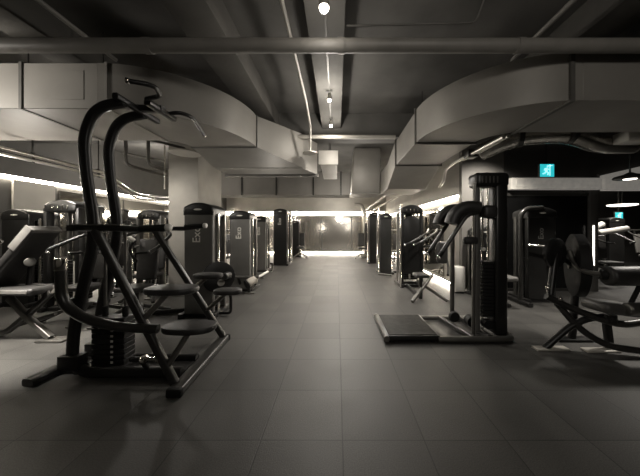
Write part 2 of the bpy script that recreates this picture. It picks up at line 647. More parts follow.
SD = thing('air_duct', 'small rectangular duct under the middle beam of the corridor', 'duct', (-.16, 5, 2.6))
MB().box(-.33, .0, 5.0, 6.6, 2.56, 2.78, .006, 1).build('duct_body', 'duct', SD)
MB().box(-.35, .02, 4.99, 5.03, 2.54, 2.80).build('flange', 'pipel', SD)
for y in (5.3, 6.3):
    MB().cyl((-.16, y, 2.77), (-.16, y, CEIL), .008, n=8).build('hanger_rod', 'frame2', SD)

# ------------------------------------------------------------------ pipes
P1 = thing('ceiling_pipe', 'thick grey pipe running straight across the whole ceiling', 'pipe', (0, 2.3, 2.9))
MB().cyl((XL + .01, 2.3, 2.905), (XR - .01, 2.3, 2.9), .058, n=24).build('pipe', 'pipe', P1)
for x in (-3.1, -1.66, .035, 1.6, 3.2):
    MB().cyl((x - .03, 2.3, 2.902), (x + .03, 2.3, 2.902), .064, n=24).build('coupling', 'pipe', P1)
for x in (-3.6, 3.6):
    MB().box(x - .012, x + .012, 2.29, 2.31, 2.95, CEIL).build('hanger', 'frame2', P1)


def pipe(name, pts, r, m, label, cat='pipe', cr=.08, n=10):
    o = MB().tube(pts, r, cr, n).build(name, m)
    return tag(o, label, cat)


SP = thing('sprinkler_drop', 'thin pipe dropping to a round disc beside the left duct end', 'pipe', (-.4, 3.88, 2.42))
MB().tube([(-.44, -2.5, 3.08), (-.43, 3.6, 3.08), (-.435, 4.3, 2.98), (-.455, 4.42, 2.60)], .018, .1).build('pipe', 'pipel', SP)
MB().lathe((-.455, 4.42, 2.575), (0, 0, 1), [(0, .02), (.0, .125), (.012, .125), (.03, .03), (.05, .02)]).build('disc', 'pipel', SP)
SP2 = thing('sprinkler_drop', 'thin dark rod with a round disc in front of the column top', 'pipe', W(185, 153, 4.4))
q = W(185, 153, 4.4)
MB().tube([q + Vector((-.42, -.72, .06)), q + Vector((-.05, -.05, .08)), q + Vector((0, 0, .08)), q], .02, .04).build('pipe', 'flange', SP2)
MB().lathe(q, (0, 0, 1), [(-.01, .02), (-.01, .24), (.01, .24), (.04, .05), (.06, .02)]).build('disc', 'pipel', SP2)
def conduit(x, r, label):
    t = thing('conduit', label, 'pipe', (x, 0, 3.07))
    MB().cyl((x, -2.6, 3.07), (x, 2.75, 3.07), r, n=10).build('pipe', 'pipe', t)
    for y in (-1.5, .5):
        MB().cyl((x, y, 3.07), (x, y, CEIL), .006, n=6).build('hanger_rod', 'frame2', t)


conduit(-2.32, .02, 'thin straight conduit on the ceiling left of the first beam')
conduit(1.84, .022, 'straight conduit on the right ceiling passing over the cross pipe')
pipe('conduit', [(1.25, -2.5, 3.38), (1.25, 2.05, 3.38), (1.15, 2.17, 3.0), (.08, 2.17, 2.975)], .008, 'flange', 'thin conduit turning along the top of the cross pipe', cr=.06)
CP = thing('wall_conduit', 'pair of shiny conduits on the left stepping down toward the column', 'pipe', (-4.2, 4.7, 2.3))
for dz, r in ((0, .028), (-.07, .022)):
    MB().tube([(-4.2, .8, 2.31 + dz), (-4.2, 4.75, 2.31 + dz), (-4.02, 5.25, 1.98 + dz), (-3.55, 5.45, 1.96 + dz), (-3.28, 5.5, 1.96 + dz)], r, .14).build('conduit', 'pipeM', CP)
for y in (2.0, 3.6, 4.6):
    MB().box(-4.215, -4.185, y, y + .03, 2.21, 2.36).box(-4.206, -4.194, y + .008, y + .02, 2.35, CEIL).build('hanger', 'frame2', CP)
TR = thing('pipe_rack', 'small hanging frame of bent pipes beyond the left duct', 'pipe', (-3.6, 5, 2.6))
for dx in (0, .42):
    MB().tube([(-3.95 + dx, 4.9, CEIL), (-3.95 + dx, 4.9, 2.5), (-3.5 + dx * .6, 5.9, 2.42)], .03, .12).build('bent_pipe', 'flange', TR)
MB().tube([(-4.0, 4.9, 2.72), (-3.3, 5.0, 2.6)], .02).build('cross_pipe', 'pipe', TR)
mb = MB()
mb.tube([(-3.42, 5.2, CEIL), (-3.42, 5.2, 2.1)], .012)
mb.build('drop_rod', 'pipel', TR)
RC = thing('wall_conduit', 'bright kinked conduit along the underside of the right duct', 'pipe', (1.75, 3.5, 2.3))
MB().tube([(2.10, 3.30, 2.46), (2.05, 3.93, 2.44), (2.0, 4.45, 2.44), (2.03, 4.9, 2.42), (2.08, 5.13, 2.24), (2.10, 5.36, 2.17)], .028, .06).build('conduit', 'pipeM', RC)
MB().tube([(2.16, 3.30, 2.47), (2.13, 3.88, 2.45), (2.11, 4.39, 2.46)], .022, .06).build('conduit', 'pipeM', RC)
MB().box(1.99, 2.14, 3.97, 4.13, 2.40, 2.51, .01).build('hanger_bracket', 'frame2', RC)
pipe('ceiling_pipe', [(1.52, 7.1, 2.36), (1.52, 13.9, 2.36)], .035, 'pipel', 'pale pipe over the right machines, the one nearer the corridor')
pipe('ceiling_pipe', [(1.93, 7.1, 2.36), (1.93, 13.9, 2.36)], .035, 'pipel', 'pale pipe over the right machines, the one nearer the wall')
pipe('ceiling_pipe', [(-4.0, 4.5, 2.9), (1.0, 4.5, 2.88)], .035, 'pipel', 'pale thin pipe across the ceiling in front of the cross beam')
pipe('down_pipe', [(.9, 13.6, 2.6), (1.25, 13.6, 2.6), (1.45, 13.6, 2.2), (1.45, 13.6, 0)], .1, 'pipel', 'white pipe curving down to the floor at the far right corner', cr=.4)
# foil duct, small lamp fittings and sign on the right
FD = thing('flexible_duct', 'shiny ribbed flexible duct curving under the right ceiling', 'duct', (3, 3.8, 2.5))
pts = rounded([(2.25, 4.1, 2.50), (2.55, 3.75, 2.62), (3.2, 3.6, 2.62), (3.75, 3.75, 2.5), (4.3, 3.8, 2.52)], .35, 8)
pth, scl = [], []
for i in range(len(pts) - 1):
    k = max(1, int((pts[i + 1] - pts[i]).length / .02))
    for j in range(k):
        pth.append(pts[i].lerp(pts[i + 1], j / k))
for i in range(len(pth)):
    scl.append(1.0 + (.06 if i % 2 else 0))
MB().sweep(pth, circle(.12, 16), (0, 0, 1), True, scl).build('hose', 'silver', FD)
MB().lathe((3.2, 3.6, 2.62), (1, 0, 0), [(-.03, .126), (-.03, .14), (.03, .14), (.03, .126)]).build('clamp', 'frame2', FD)
MB().lathe((2.6, 3.73, 2.615), (.9, -.3, 0), [(-.03, .126), (-.03, .14), (.03, .14), (.03, .126)]).build('clamp', 'frame2', FD)
mb = MB()
mb.box(3.19, 3.21, 3.595, 3.605, 2.74, CEIL)
mb.build('hanger', 'frame2', FD)
BX = thing('junction_box', 'small pale box under the right ceiling at the frame edge', 'electrical box', W(636, 135, 3.42))
q = W(640, 135, 3.42)
MB().box(q.x - .15, q.x + .2, q.y, q.y + .2, q.z - .07, q.z + .07, .01).build('housing', 'white', BX)
MB().box(q.x - .16, q.x + .21, q.y - .012, q.y, q.z - .08, q.z + .08, .008).build('cover', 'white', BX)
mb = MB()
mb.box(q.x, q.x + .02, q.y + .09, q.y + .11, q.z + .07, CEIL)
mb.build('hanger', 'frame2', BX)

# ------------------------------------------------------------------ black panel, header panel, opening on the right
BP = thing('black_glass_panel', 'tall black glass panel on the cross wall behind the right machines', 'panel', (4.4, YW, .05))
MB().box(3.50, 5.29, YW + .03, YW + .06, .06, 2.0, .004, 1).build('glass', 'black', BP)
MB().box(3.50, 5.29, YW + .0, YW + .08, 2.0, 2.06).build('top_frame', 'frame2', BP)
MB().box(3.50, 5.29, YW + .0, YW + .08, 0, .06).build('bottom_frame', 'frame2', BP)
HB = thing('header_panel', 'long pale header panel with added glow above the black glass panel', 'light', (4.4, YW - .1, 2.1))
MB().box(3.58, 5.45, YW - .12, YW - .0, 2.12, 2.36, .012).build('housing', 'glow', HB)
MB().box(3.68, 5.38, YW - .13, YW - .12, 2.17, 2.32, .004, 1).build('diffuser', 'glow', HB)  # panel face, carries the same added emission
struct('trim_8', MB().box(5.29, 5.46, YW - .03, YW + .12, 0, 2.40, .006), 'wallD')
LB = thing('light_bar', 'thin upright light bar on the post beside the black panel', 'light', (5.42, YW - .05, .55))
MB().box(5.315, 5.34, YW - .075, YW - .05, .55, 1.38, .004, 1).build('diffuser', 'lampS', LB)
MB().box(5.305, 5.35, YW - .05, YW - .032, .54, 1.39, .004, 1).build('wall_mount', 'frame2', LB)
HB2 = thing('header_panel', 'pale sloping wall panel with added glow over the opening at the right edge', 'light', (6.0, YW - .1, 2.1))
y0, y1 = YW - .13, YW - .01
MB().hexa([(5.5, y0, 2.1), (6.8, y0, 2.1), (6.8, y1, 2.1), (5.5, y1, 2.1), (5.5, y0, 2.42), (6.8, y0, 2.72), (6.8, y1, 2.72), (5.5, y1, 2.42)], .01).build('housing', 'glow', HB2)
MB().box(5.6, 6.7, YW - .02, YW - .003, 2.15, 2.35).build('wall_mount', 'frame2', HB2)
PL = thing('pendant_lamp', 'dark dish shaped pendant lamp hanging at the right edge', 'lamp', W(629, 178, 4.3))
q = W(630, 178, 4.3)
MB().lathe(q, (0, 0, 1), [(-.015, .19), (0, .21), (.03, .19), (.06, .08), (.09, .03)]).build('lamp_shade', 'frame2', PL)
MB().cyl(q + Vector((0, 0, .08)), (q.x, q.y, CEIL), .012).build('rod', 'frame2', PL)
MB().lathe(q, (0, 0, 1), [(-.03, .05), (-.025, .08), (-.012, .085)]).build('bulb', 'lampS', PL)


def exit_sign(c, w, h, label, bracket=True):
    t = thing('exit_sign', label, 'sign', c)
    x, y, z = c
    MB().box(x - w / 2 - .012, x + w / 2 + .012, y, y + .05, z - h / 2 - .012, z + h / 2 + .012, .008).build('housing', 'flange', t)
    f = MB().box(x - w / 2, x + w / 2, y - .006, y, z - h / 2, z + h / 2, .002, 1).build('face', 'exit', t)
    k = w / .28
    g = MB()
    yy = y - .010

    def st(pts, r):
        g.tube([(x + a * k, yy, z + b * k) for a, b in pts], r * k, 0, 8)
    # doorway with a running figure
    g.box(x + .045 * k, x + .062 * k, yy - .003, yy + .003, z - .105 * k, z + .105 * k)
    g.box(x + .045 * k, x + .11 * k, yy - .003, yy + .003, z + .09 * k, z + .105 * k)
    st([(-.01, .045), (-.025, -.02)], .022)
    st([(-.025, -.02), (.02, -.045), (.01, -.09)], .012)
    st([(-.025, -.02), (-.05, -.06), (-.09, -.065)], .012)
    st([(-.01, .045), (.03, .02), (.05, .03)], .009)
    st([(-.01, .045), (-.05, .035), (-.065, .0)], .009)
    g.lathe((x + .012 * k, yy - .003, z + .083 * k), (0, 1, 0), [(0, .022 * k), (.006, .022 * k)])
    g.build('pictogram', 'exitw', f)
    if bracket:
        MB().box(x - .012, x + .012, y + .015, y + .035, z + h / 2, CEIL).build('hanger', 'frame2', t)
    return t


q = W(547, 170.5, 5.2)
exit_sign(q, .28, .25, 'glowing turquoise exit sign with a running figure above the header panel')
q = W(619, 216, 9.2)
exit_sign(q, .27, .25, 'smaller turquoise exit sign seen through the opening at right')
CLX = thing('ceiling_light', 'pale oval ceiling light seen through the opening at right', 'light', W(622, 206, 9.0))
q = W(622, 206, 9.0)
MB().lathe(q, (0, 0, 1), [(0, .3), (.02, .38), (.05, .38), (.07, .1)]).build('diffuser', 'lampS', CLX)
MB().cyl(q + Vector((0, 0, .07)), (q.x, q.y, CEIL), .015).build('rod', 'frame2', CLX)

# ------------------------------------------------------------------ track lights
TK = thing('track_light', 'ceiling track with small glowing lamps under the middle beam', 'light', (-.1, 3, 3.05))
MB().box(-.11, -.09, .4, 4.55, 3.10, 3.12).build('track', 'flange', TK)
for y, r in ((2.02, .034), (3.45, .022), (4.3, .024)):
    h = MB().lathe((-.1, y, 3.0), (0, 0, 1), [(0, r * 1.25), (.06, r * 1.1), (.09, .012)]).build('lamp_head', 'pipel', TK)
    MB().ball((-.1, y, 2.995), r).build('bulb', 'lamp', h)


# ------------------------------------------------------------------ stack machines
def arch(w, z0, z1, rise=.05, r=.05, n=10):
    """outline: flat bottom, gently arched top with round shoulders"""
    pts = [(-w / 2, z0), (w / 2, z0)]
    zs = z1 - rise - r
    for k in range(6):
        a = k / 5 * PI / 2 * .8
        pts.append((w / 2 - r + r * math.cos(a), zs + r * math.sin(a)))
    xe, ze = pts[-1]
    for k in range(1, n):
        t = k / n
        x = xe + (-2 * xe) * t
        pts.append((x, ze + (z1 - ze) * (1 - (2 * t - 1) ** 2)))
    for k in range(5, -1, -1):
        a = k / 5 * PI / 2 * .8
        pts.append((-(w / 2 - r + r * math.cos(a)), zs + r * math.sin(a)))
    return pts


def tower(t, w=.42, d=.46, h=1.69, body='shroud', openf=False, logo=True, post='chrome', plates=14, lm='decal', ls=.16):
    """weight tower whose front faces -y; base centre at local origin"""
    if openf:
        for s in (-1, 1):
            MB().box(s * w / 2 - .035, s * w / 2 + .035, 0, .12, .05, h - .12, .02).build('side_column', body, t)
        mb = MB()
        mb.box(-w / 2 + .02, w / 2 - .02, d - .06, d - .02, .3, h - .14, .01)
        mb.build('rear_panel', body, t)
    else:
        MB().prism(arch(w, .05, h - .03), 0, .10, .022, 3).build('front_shroud', body, t)
        MB().prism(arch(w, .05, h - .03), d - .08, d, .02, 3).build('rear_shroud', body, t)
    c = MB().prism(arch(w + .02, h - .19, h), -.012, d + .012, .03, 3).build('top_cap', 'shroud2', t)
    if openf:
        for k in range(4):
            x = -.12 + k * .08
            MB().box(x - .012, x + .012, -.018, -.010, h - .15, h - .09, .003, 1).build('vent_slot', 'chrome', c)
    else:
        MB().lathe((0, -.016, h - .105), (0, 1, 0), [(0, .001), (.0, .012), (.006, .012)]).build('rivet', 'decal', c)
        e = bmesh.new()
        mb = MB()
        mb.ball((0, -.012, h - .105), .06, 1, .06, .22)
        mb.build('badge', 'decal', c)
    for s in (-1, 1):
        MB().tube([(s * (w / 2 + .022), .14, .02), (s * (w / 2 + .022), .14, h - .16)], 0, sec=rrect(.03, .045, .012), up=(0, 1, 0)).build('side_post', post if s > 0 else 'gun', t)
        MB().tube([(s * (w / 2 + .018), d - .1, .02), (s * (w / 2 + .018), d - .1, h - .16)], 0, sec=rrect(.04, .06, .015), up=(0, 1, 0)).build('side_post', 'gun', t)
    for s in (-1, 1):
        MB().cyl((s * .09, d * .55, .1), (s * .09, d * .55, h - .17), .013, n=10).build('guide_rod', 'chrome', t)
    mb = MB()
    for k in range(plates):
        z = .14 + k * .046
        mb.box(-w / 2 + .045, w / 2 - .045, d * .55 - .055, d * .55 + .055, z, z + .041, .004, 1)
    ws = mb.build('weight_stack', 'plate', t)
    mb = MB()
    mb.box(-.02, .02, d * .55 - .058, d * .55 - .054, .16, .14 + plates * .046 - .02)
    mb.build('number_strip', 'decal', ws)
    mb = MB()
    for s in (-1, 1):
        mb.box(s * (w / 2 + .02) - .04, s * (w / 2 + .02) + .04, -.06, d + .06, 0, .07, .012)
    mb.box(-w / 2, w / 2, d - .12, d - .02, 0, .06, .01)
    mb.box(-w / 2, w / 2, .02, .1, 0, .06, .01)
    mb.build('base_frame', 'frame', t)
    if logo:
        # lettering reads from bottom to top
        mtx = Matrix.Translation((-.02, -.001, h - .47)) @ Matrix.Rotation(PI / 2, 4, 'X') @ Matrix.Rotation(PI / 2, 4, 'Z')
        text_part('Exo', ls, mtx, t.children[0], 'logo', lm)


def grip(parent, a, b, r=.018, m='rubber', cap='chrome'):
    a, b = Vector(a), Vector(b)
    d = (b - a).normalized()
    g = MB().cyl(a, b, r, n=12, bev=.006).build('grip', m, parent)
    MB().cyl(b - d * .004, b + d * .02, r * 1.1, n=12, bev=.006).build('end_cap', cap, g)


def seat_unit(t, ox, oy, back=1, padm='pad', yaw=0.0, arms=True, leg='frame2'):
    """seat with back rest, cross legs and press arms; sitter faces -y when yaw=0"""
    R = Matrix.Rotation(yaw, 4, 'Z')

    def p(x, y, z):
        v = R @ Vector((x, y, z))
        return (v.x + ox, v.y + oy, v.z)
    rz = R.to_3x3()
    MB().pad(p(0, 0, .46), .34, .36, .07, rz).build('seat', padm, t)
    if back:
        MB().pad(p(0, .27, .84), .30, .07, .62, rz @ Matrix.Rotation(-.14, 3, 'X')).build('backrest', padm, t)
        MB().tube([p(0, .2, .40), p(0, .33, .75), p(0, .40, 1.1)], .024, .1).build('backrest_post', leg, t)
    MB().tube([p(0, .05, .44), p(0, .02, .05)], .03).build('seat_post', leg, t)
    for s in (-1, 1):
        MB().tube([p(s * .30, -.30, .03), p(s * .06, .05, .22), p(-s * .22, .45, .03)], 0, .08, sec=rrect(.05, .05, .012)).build('leg', leg, t)
    for q in (p(.30, -.30, 0), p(-.30, -.30, 0), p(.22, .45, 0), p(-.22, .45, 0), p(0, .02, 0)):
        MB().box(q[0] - .055, q[0] + .055, q[1] - .05, q[1] + .05, 0, .02, .006).build('foot', 'gun', t)
    if arms:
        for s in (-1, 1):
            a = MB().tube([p(s * .16, .42, 1.28), p(s * .34, .30, 1.22), p(s * .38, -.05, 1.05), p(s * .36, -.22, .98)], .024, .12).build('lever_arm', leg, t)
            grip(a, p(s * .36, -.18, .99), p(s * .20, -.26, .97))
        MB().tube([p(-.18, .42, 1.28), p(.18, .42, 1.28)], .03).build('pivot_bar', 'gun', t)
        MB().tube([p(0, .40, .95), p(0, .42, 1.28)], .024).build('pivot_post', leg, t)


def connect(t, a, b, m='frame'):
    MB().tube([a, b], 0, sec=rrect(.06, .06, .012)).build('base_beam', m, t)


CAT = 'exercise machine'


def place(t, loc, rz=0):
    t.location = loc
    t.rotation_euler = (0, 0, rz)


# left row along the corridor -------------------------------------------------
G = 'weight stack machines in the row left of the corridor'
t = thing('weight_machine', 'nearest tall charcoal weight tower left of the corridor, with black round cam', CAT, group=G)
tower(t)
connect(t, (-.2, .3, .04), (-.8, .1, .04))
seat_unit(t, -.85, -.1, yaw=0)
# cam and rollers at the corridor side
MB().lathe((.30, .0, .60), (.55, -.84, 0), [(-.03, .10), (-.03, .20), (-.02, .225), (.02, .225), (.03, .20), (.03, .08)], 32).build('cam_disc', 'plate', t)
MB().lathe((.34, -.03, .53), (.55, -.84, 0), [(0, .055), (.02, .06), (.05, .05), (.055, .02)]).build('cam_hub', 'chrome', t)
mb = MB().tube([(.30, .05, .56), (.46, .05, .60)], .022)
a = mb.build('lever_arm', 'gun', t)
MB().cyl((.42, -.10, .62), (.42, .20, .62), .05, n=18, bev=.02).build('roller_pad', 'frame2', t)
MB().tube([(.26, .1, .04), (.44, .1, .04), (.44, .1, .30), (.30, .06, .5)], .022, .06).build('cam_stand', 'frame', t)
place(t, (-2.03, 3.83, 0))

t = thing('weight_machine', 'second charcoal weight tower left of the corridor, with leg roller in front', CAT, group=G)
tower(t)
connect(t, (-.1, .4, .04), (-.25, 1.1, .04))
seat_unit(t, -.28, 1.25, yaw=PI, arms=False)
MB().tube([(-.2, -.08, .32), (.42, -.08, .32)], .03).build('cross_bar', 'gun', t)
MB().tube([(.0, .1, .05), (.0, -.08, .32)], .03).build('bar_stand', 'frame', t)
r_ = MB().cyl((.22, -.16, .20), (.34, -.04, .28), .085, n=20, bev=.02).build('roller_pad', 'padl', t)
MB().lathe((.215, -.165, .197), (.74, .74, .4), [(-.03, .04), (-.03, .09), (.0, .095), (.01, .05)]).build('roller_cap', 'rubber', r_)
MB().cyl((.34, -.04, .28), (.55, .17, .40), .024, n=12, bev=.008).build('lever_grip', 'white', t)
MB().tube([(.24, -.14, .02), (.25, -.13, .14)], .03).build('roller_stand', 'frame', t)
MB().box(.16, .36, -.2, -.06, 0, .025, .006).build('foot', 'gun', t)
place(t, (-2.02, 5.44, 0))

t = thing('weight_machine', 'third weight tower left of the corridor, set back and partly hidden', CAT, group=G)
tower(t, .40, .45, 1.72)
connect(t, (-.2, .3, .04), (-1.0, .3, .04))
seat_unit(t, -1.05, 0)
MB().tube([(.26, .1, .04), (.4, .0, .04), (.45, -.1, .3)], .02, .05).build('side_brace', 'gun', t)
place(t, (-2.38, 8.0, 0))

t = thing('weight_machine', 'fourth and tallest weight tower left of the corridor, dark with bright posts', CAT, group=G)
tower(t, .48, .7, 2.06, body='shroud2')
connect(t, (-.2, .3, .04), (-1.0, .3, .04))
seat_unit(t, -1.1, 0)
MB().tube([(.3, .5, .03), (.3, .5, 2.0)], .025).build('cable_post', 'chrome', t)
MB().tube([(.3, .75, .03), (.3, .75, 1.9)], .025).build('cable_post', 'gun', t)
MB().tube([(.0, .5, 2.0), (.3, .5, 2.0), (.3, .75, 1.9)], .02).build('top_bar', 'gun', t)
place(t, (-2.05, 9.45, 0))

t = thing('weight_machine', 'farthest machine at the left end of the corridor, with low pale foot frame', CAT, group=G)
tower(t, .4, .5, 1.75, body='shroud2', logo=False)
seat_unit(t, .30, -.15, leg='gun', arms=False)
connect(t, (.2, .05, .04), (.3, .0, .04))
place(t, (-2.0, 12.4, 0))

# second row on the left ------------------------------------------------------
G2 = 'weight stack machines near the left wall'
t = thing('weight_machine', 'open framed weight machine behind the bench, cap marked with bright slots', CAT, group=G2)
tower(t, .50, .5, 1.76, body='shroud2', openf=True, logo=False)
connect(t, (.15, .1, .04), (.60, -.25, .04))
seat_unit(t, .62, -.30, yaw=-.2)
place(t, (-4.35, 4.12, 0))

t = thing('weight_machine', 'dark weight machine at the far left edge of the frame', CAT, group=G2)
tower(t, .46, .5, 1.64, body='shroud2', logo=False)
MB().tube([(.24, -.02, .9), (.5, -.12, .84)], .022).build('lever_arm', 'chrome', t)
place(t, (-5.35, 4.35, 0))

t = thing('weight_machine', 'weight machine before the column, with a raised pale handgrip', CAT, group=G2)
tower(t, .44, .5, 1.70, body='shroud', openf=True, logo=False)
connect(t, (.2, .1, .04), (.35, -.4, .04))
seat_unit(t, .37, -.52, arms=False)
a = MB().tube([(.2, -.1, .45), (.15, -.55, .72), (.28, -.85, .95), (.40, -.88, 1.12)], .025, .15).build('lever_arm', 'frame', t)
MB().cyl((.40, -.88, 1.10), (.30, -.92, 1.17), .035, n=14, bev=.015).build('grip', 'white', a)
MB().tube([(-.2, -.1, .95), (.55, -.35, 1.0)], .022).build('cross_arm', 'frame', t)
place(t, (-3.85, 5.35, 0))

t = thing('weight_machine', 'weight machine by the left mirrors with a round grey headrest', CAT, group=G2)
tower(t, .42, .46, 1.62, body='shroud2', openf=True, logo=False)
seat_unit(t, .28, -.5, arms=True)
MB().tube([(.28, -.10, 1.08), (.28, -.08, 1.5)], .02).build('headrest_post', 'frame', t)
h = MB().ball((.28, -.14, 1.60), .10, .85, .55, 1.25).build('headrest', 'padg', t)
MB().ball((.28, -.12, 1.68), .10, .9, .55, .6).build('headrest_cover', 'pad', h)
place(t, (-4.88, 5.8, 0))

t = thing('weight_machine', 'farther weight machine along the left mirrors behind the column', CAT, group=G2)
tower(t, .42, .46, 1.66, body='shroud2', logo=False)
seat_unit(t, .65, 0, arms=True)
connect(t, (.2, .2, .04), (.65, .1, .04))
place(t, (-4.6, 7.4, 0))

# right row along the corridor ------------------------------------------------
G3 = 'weight stack machines in the row right of the corridor'
t = thing('weight_machine', 'nearest dark weight tower right of the corridor, small seat in front', CAT, group=G3)
tower(t, .44, .5, 1.85, body='shroud2', openf=True, logo=False)
MB().prism(arch(.36, .3, 1.6), .02, .06, .012, 2).build('front_panel', 'shroud2', t)
connect(t, (-.1, .1, .04), (-.13, -1.0, .04))
MB().pad((-.13, -1.0, .45), .24, .30, .07).build('seat', 'pad', t)
MB().tube([(-.13, -1.0, .42), (-.13, -1.0, .06)], .035).build('seat_post', 'frame2', t)
for a_, b_ in (((-.36, -1.25, .03), (.18, -.75, .42)), ((.28, -1.22, .03), (-.12, -.80, .30))):
    MB().tube([a_, b_], 0, sec=rrect(.055, .055, .012)).build('leg', 'gun', t)
for k, s in enumerate((-.14, .05)):
    a = MB().tube([(s + .55, .12, 1.30), (s + .42, -.15, 1.22), (s, -.35, 1.02)], .024, .12).build('lever_arm', 'frame2', t)
    grip(a, (s, -.35, 1.02), (s - .12, -.40, .98), .022)
MB().tube([(.2, .15, .9), (.62, -.1, .95), (.66, -.35, .55), (.5, -.7, .4)], .026, .2).build('side_frame', 'frame2', t)
MB().pad((.50, -.42, .82), .22, .12, .46).build('backrest', 'pad', t)
MB().tube([(-.27, -.05, .02), (-.27, -.05, 1.86)], .02).build('front_post', 'chrome', t)
place(t, (1.68, 5.85, 0))

t = thing('weight_machine', 'second weight tower right of the corridor, with bright front post', CAT, group=G3)
tower(t, .34, .5, 1.78, body='shroud2', logo=False)
MB().tube([(-.24, -.1, .02), (-.24, -.1, 1.9)], .022).build('front_post', 'chrome', t)
MB().tube([(-.24, -.1, .03), (.1, -.35, .03)], .028).build('foot_bar', 'gun', t)
seat_unit(t, .72, -.1)
connect(t, (.2, .2, .04), (.7, .1, .04))
place(t, (1.42, 7.6, 0))

t = thing('weight_machine', 'third weight tower right of the corridor, dark and narrow', CAT, group=G3)
tower(t, .42, .6, 1.98, body='shroud2', logo=False)
MB().tube([(-.3, -.1, .02), (-.3, -.1, 1.98)], .022).build('front_post', 'chrome', t)
seat_unit(t, .75, 0)
connect(t, (.2, .2, .04), (.7, .1, .04))
place(t, (1.45, 10.0, 0))

t = thing('weight_machine', 'farthest machine right of the corridor, with pale crossed legs', CAT, group=G3)
tower(t, .4, .5, 1.7, body='shroud2', logo=False)
seat_unit(t, -.42, -.3, leg='gun', arms=False)
connect(t, (-.1, .1, .04), (-.4, -.2, .04))
place(t, (1.55, 12.2, 0))

# ------------------------------------------------------------------ right tower behind the bench
t = thing('weight_machine', 'round topped black weight tower in front of the black glass panel', CAT)
tower(t, .50, .4, 1.69, body='shroud2', lm='padg', ls=.13)
MB().tube([(-.42, -.05, .03), (-.42, -.05, 1.55), (-.30, -.02, 1.66), (.0, .0, 1.68)], .04, .12).build('side_hoop', 'frame2', t)
MB().tube([(-.42, -.30, .04), (-.42, .5, .04)], 0, sec=rrect(.08, .06, .015)).build('side_foot', 'frame', t)
MB().tube([(-.34, -.12, 1.03), (.25, -.2, .99)], .022).build('cable_bar', 'chrome', t)
MB().lathe((.36, -.25, .98), (.3, -.9, 0), [(-.03, .1), (-.03, .17), (0, .19), (.03, .17), (.03, .06)], 28).build('pulley', 'plate', t)
MB().tube([(.25, -.2, .99), (.36, -.22, .98)], .03).build('pulley_axle', 'gun', t)
place(t, (3.62, 4.62, 0))

# ------------------------------------------------------------------ assisted dip / chin machine, left foreground
D = thing('dip_chin_machine', 'black assisted chin and dip machine with tall curved uprights, left foreground', CAT, (-1.95, 2.5, 0))
prof = [(-1.83, 2.385), (-2.07, 2.335), (-2.175, 2.10), (-2.16, 1.80), (-2.07, 1.25), (-2.26, .45), (-2.28, .07), (-1.33, .065)]
for y in (2.25, 2.49):
    pp = rounded([Vector((x, y, z)) for x, z in prof], .24, 8)
    u = MB().sweep(pp, rrect(.06, .088, .024), (-.0, 0, 1)).build('upright', 'frame', D)
    MB().box(-2.36, -2.18, y - .05, y + .05, .10, .22, .012).build('gusset', 'frame', u)
MB().tube([(-2.53, 2.14, .035), (-2.47, 3.0, .035)], 0, sec=rrect(.10, .06, .018)).build('rear_foot', 'frame2', D)
fo = MB().tube([(-1.25, 2.02, .035), (-1.31, 3.06, .035)], 0, sec=rrect(.11, .06, .018)).build('front_foot', 'frame2', D)
MB().box(-1.31, -1.19, 1.995, 2.04, 0, .068, .012).build('end_cap', 'rubber', fo)
MB().box(-1.37, -1.25, 3.04, 3.085, 0, .068, .012).build('end_cap', 'rubber', fo)
MB().tube([(-2.50, 2.37, .04), (-2.26, 2.37, .045)], 0, sec=rrect(.08, .06, .012)).build('base_beam', 'frame', D)
MB().box(-2.30, -1.33, 2.28, 2.46, .02, .06, .01).build('base_plate', 'frame', D)
# top bars
MB().tube([(-1.84, 2.17, 2.40), (-1.82, 2.66, 2.385)], 0, sec=rrect(.05, .05, .012)).build('top_crossbar', 'frame', D)
MB().tube([(-1.83, 2.42, 2.405), (-1.60, 2.42, 2.395)], 0, sec=rrect(.07, .06, .014)).build('top_boom', 'frame', D)
MB().tube([(-1.645, 2.27, 2.395), (-1.62, 2.60, 2.385)], 0, sec=rrect(.06, .05, .012)).build('top_crossbar', 'frame2', D)
for pts in ([(-1.64, 2.31, 2.39), (-1.66, 2.27, 2.42), (-1.49, 2.22, 2.42), (-1.42, 2.04, 2.41), (-1.58, 1.965, 2.405)],
            [(-1.63, 2.56, 2.385), (-1.63, 2.52, 2.40), (-1.50, 2.50, 2.41), (-1.44, 2.62, 2.41), (-1.565, 3.09, 2.40)]):
    h = MB().tube(pts, .0185, .07).build('chin_handle', 'frame', D)
    a, b = Vector(pts[-2]), Vector(pts[-1])
    d = (b - a).normalized()
    MB().cyl(b - d * .02, b + d * .006, .023, n=14, bev=.006).build('end_cap', 'chrome', h)
# dip handles
MB().tube([(-2.10, 2.06, 1.30), (-2.10, 3.02, 1.315)], 0, sec=rrect(.06, .05, .015)).build('handle_crossbar', 'frame', D)
for y, x1, z in ((2.10, -1.36, 1.305), (3.0, -1.52, 1.335)):
    h = MB().tube([(-2.13, y, 1.30), (-1.75, y, 1.30), (-1.60, y, z - .015), (x1, y, z)], .025, .1).build('dip_handle', 'frame', D)
    MB().cyl((x1 - .01, y, z), (x1 + .028, y, z), .030, n=14, bev=.01).build('end_cap', 'white', h)
    MB().cyl((x1 - .22, y, z - .01), (x1 - .01, y, z), .028, n=14, bev=.006).build('grip', 'rubber', h)
MB().tube([(-2.12, 2.10, 1.325), (-1.72, 2.10, 1.325)], 0, sec=rrect(.05, .012, .005)).build('handle_plate', 'gun', D)
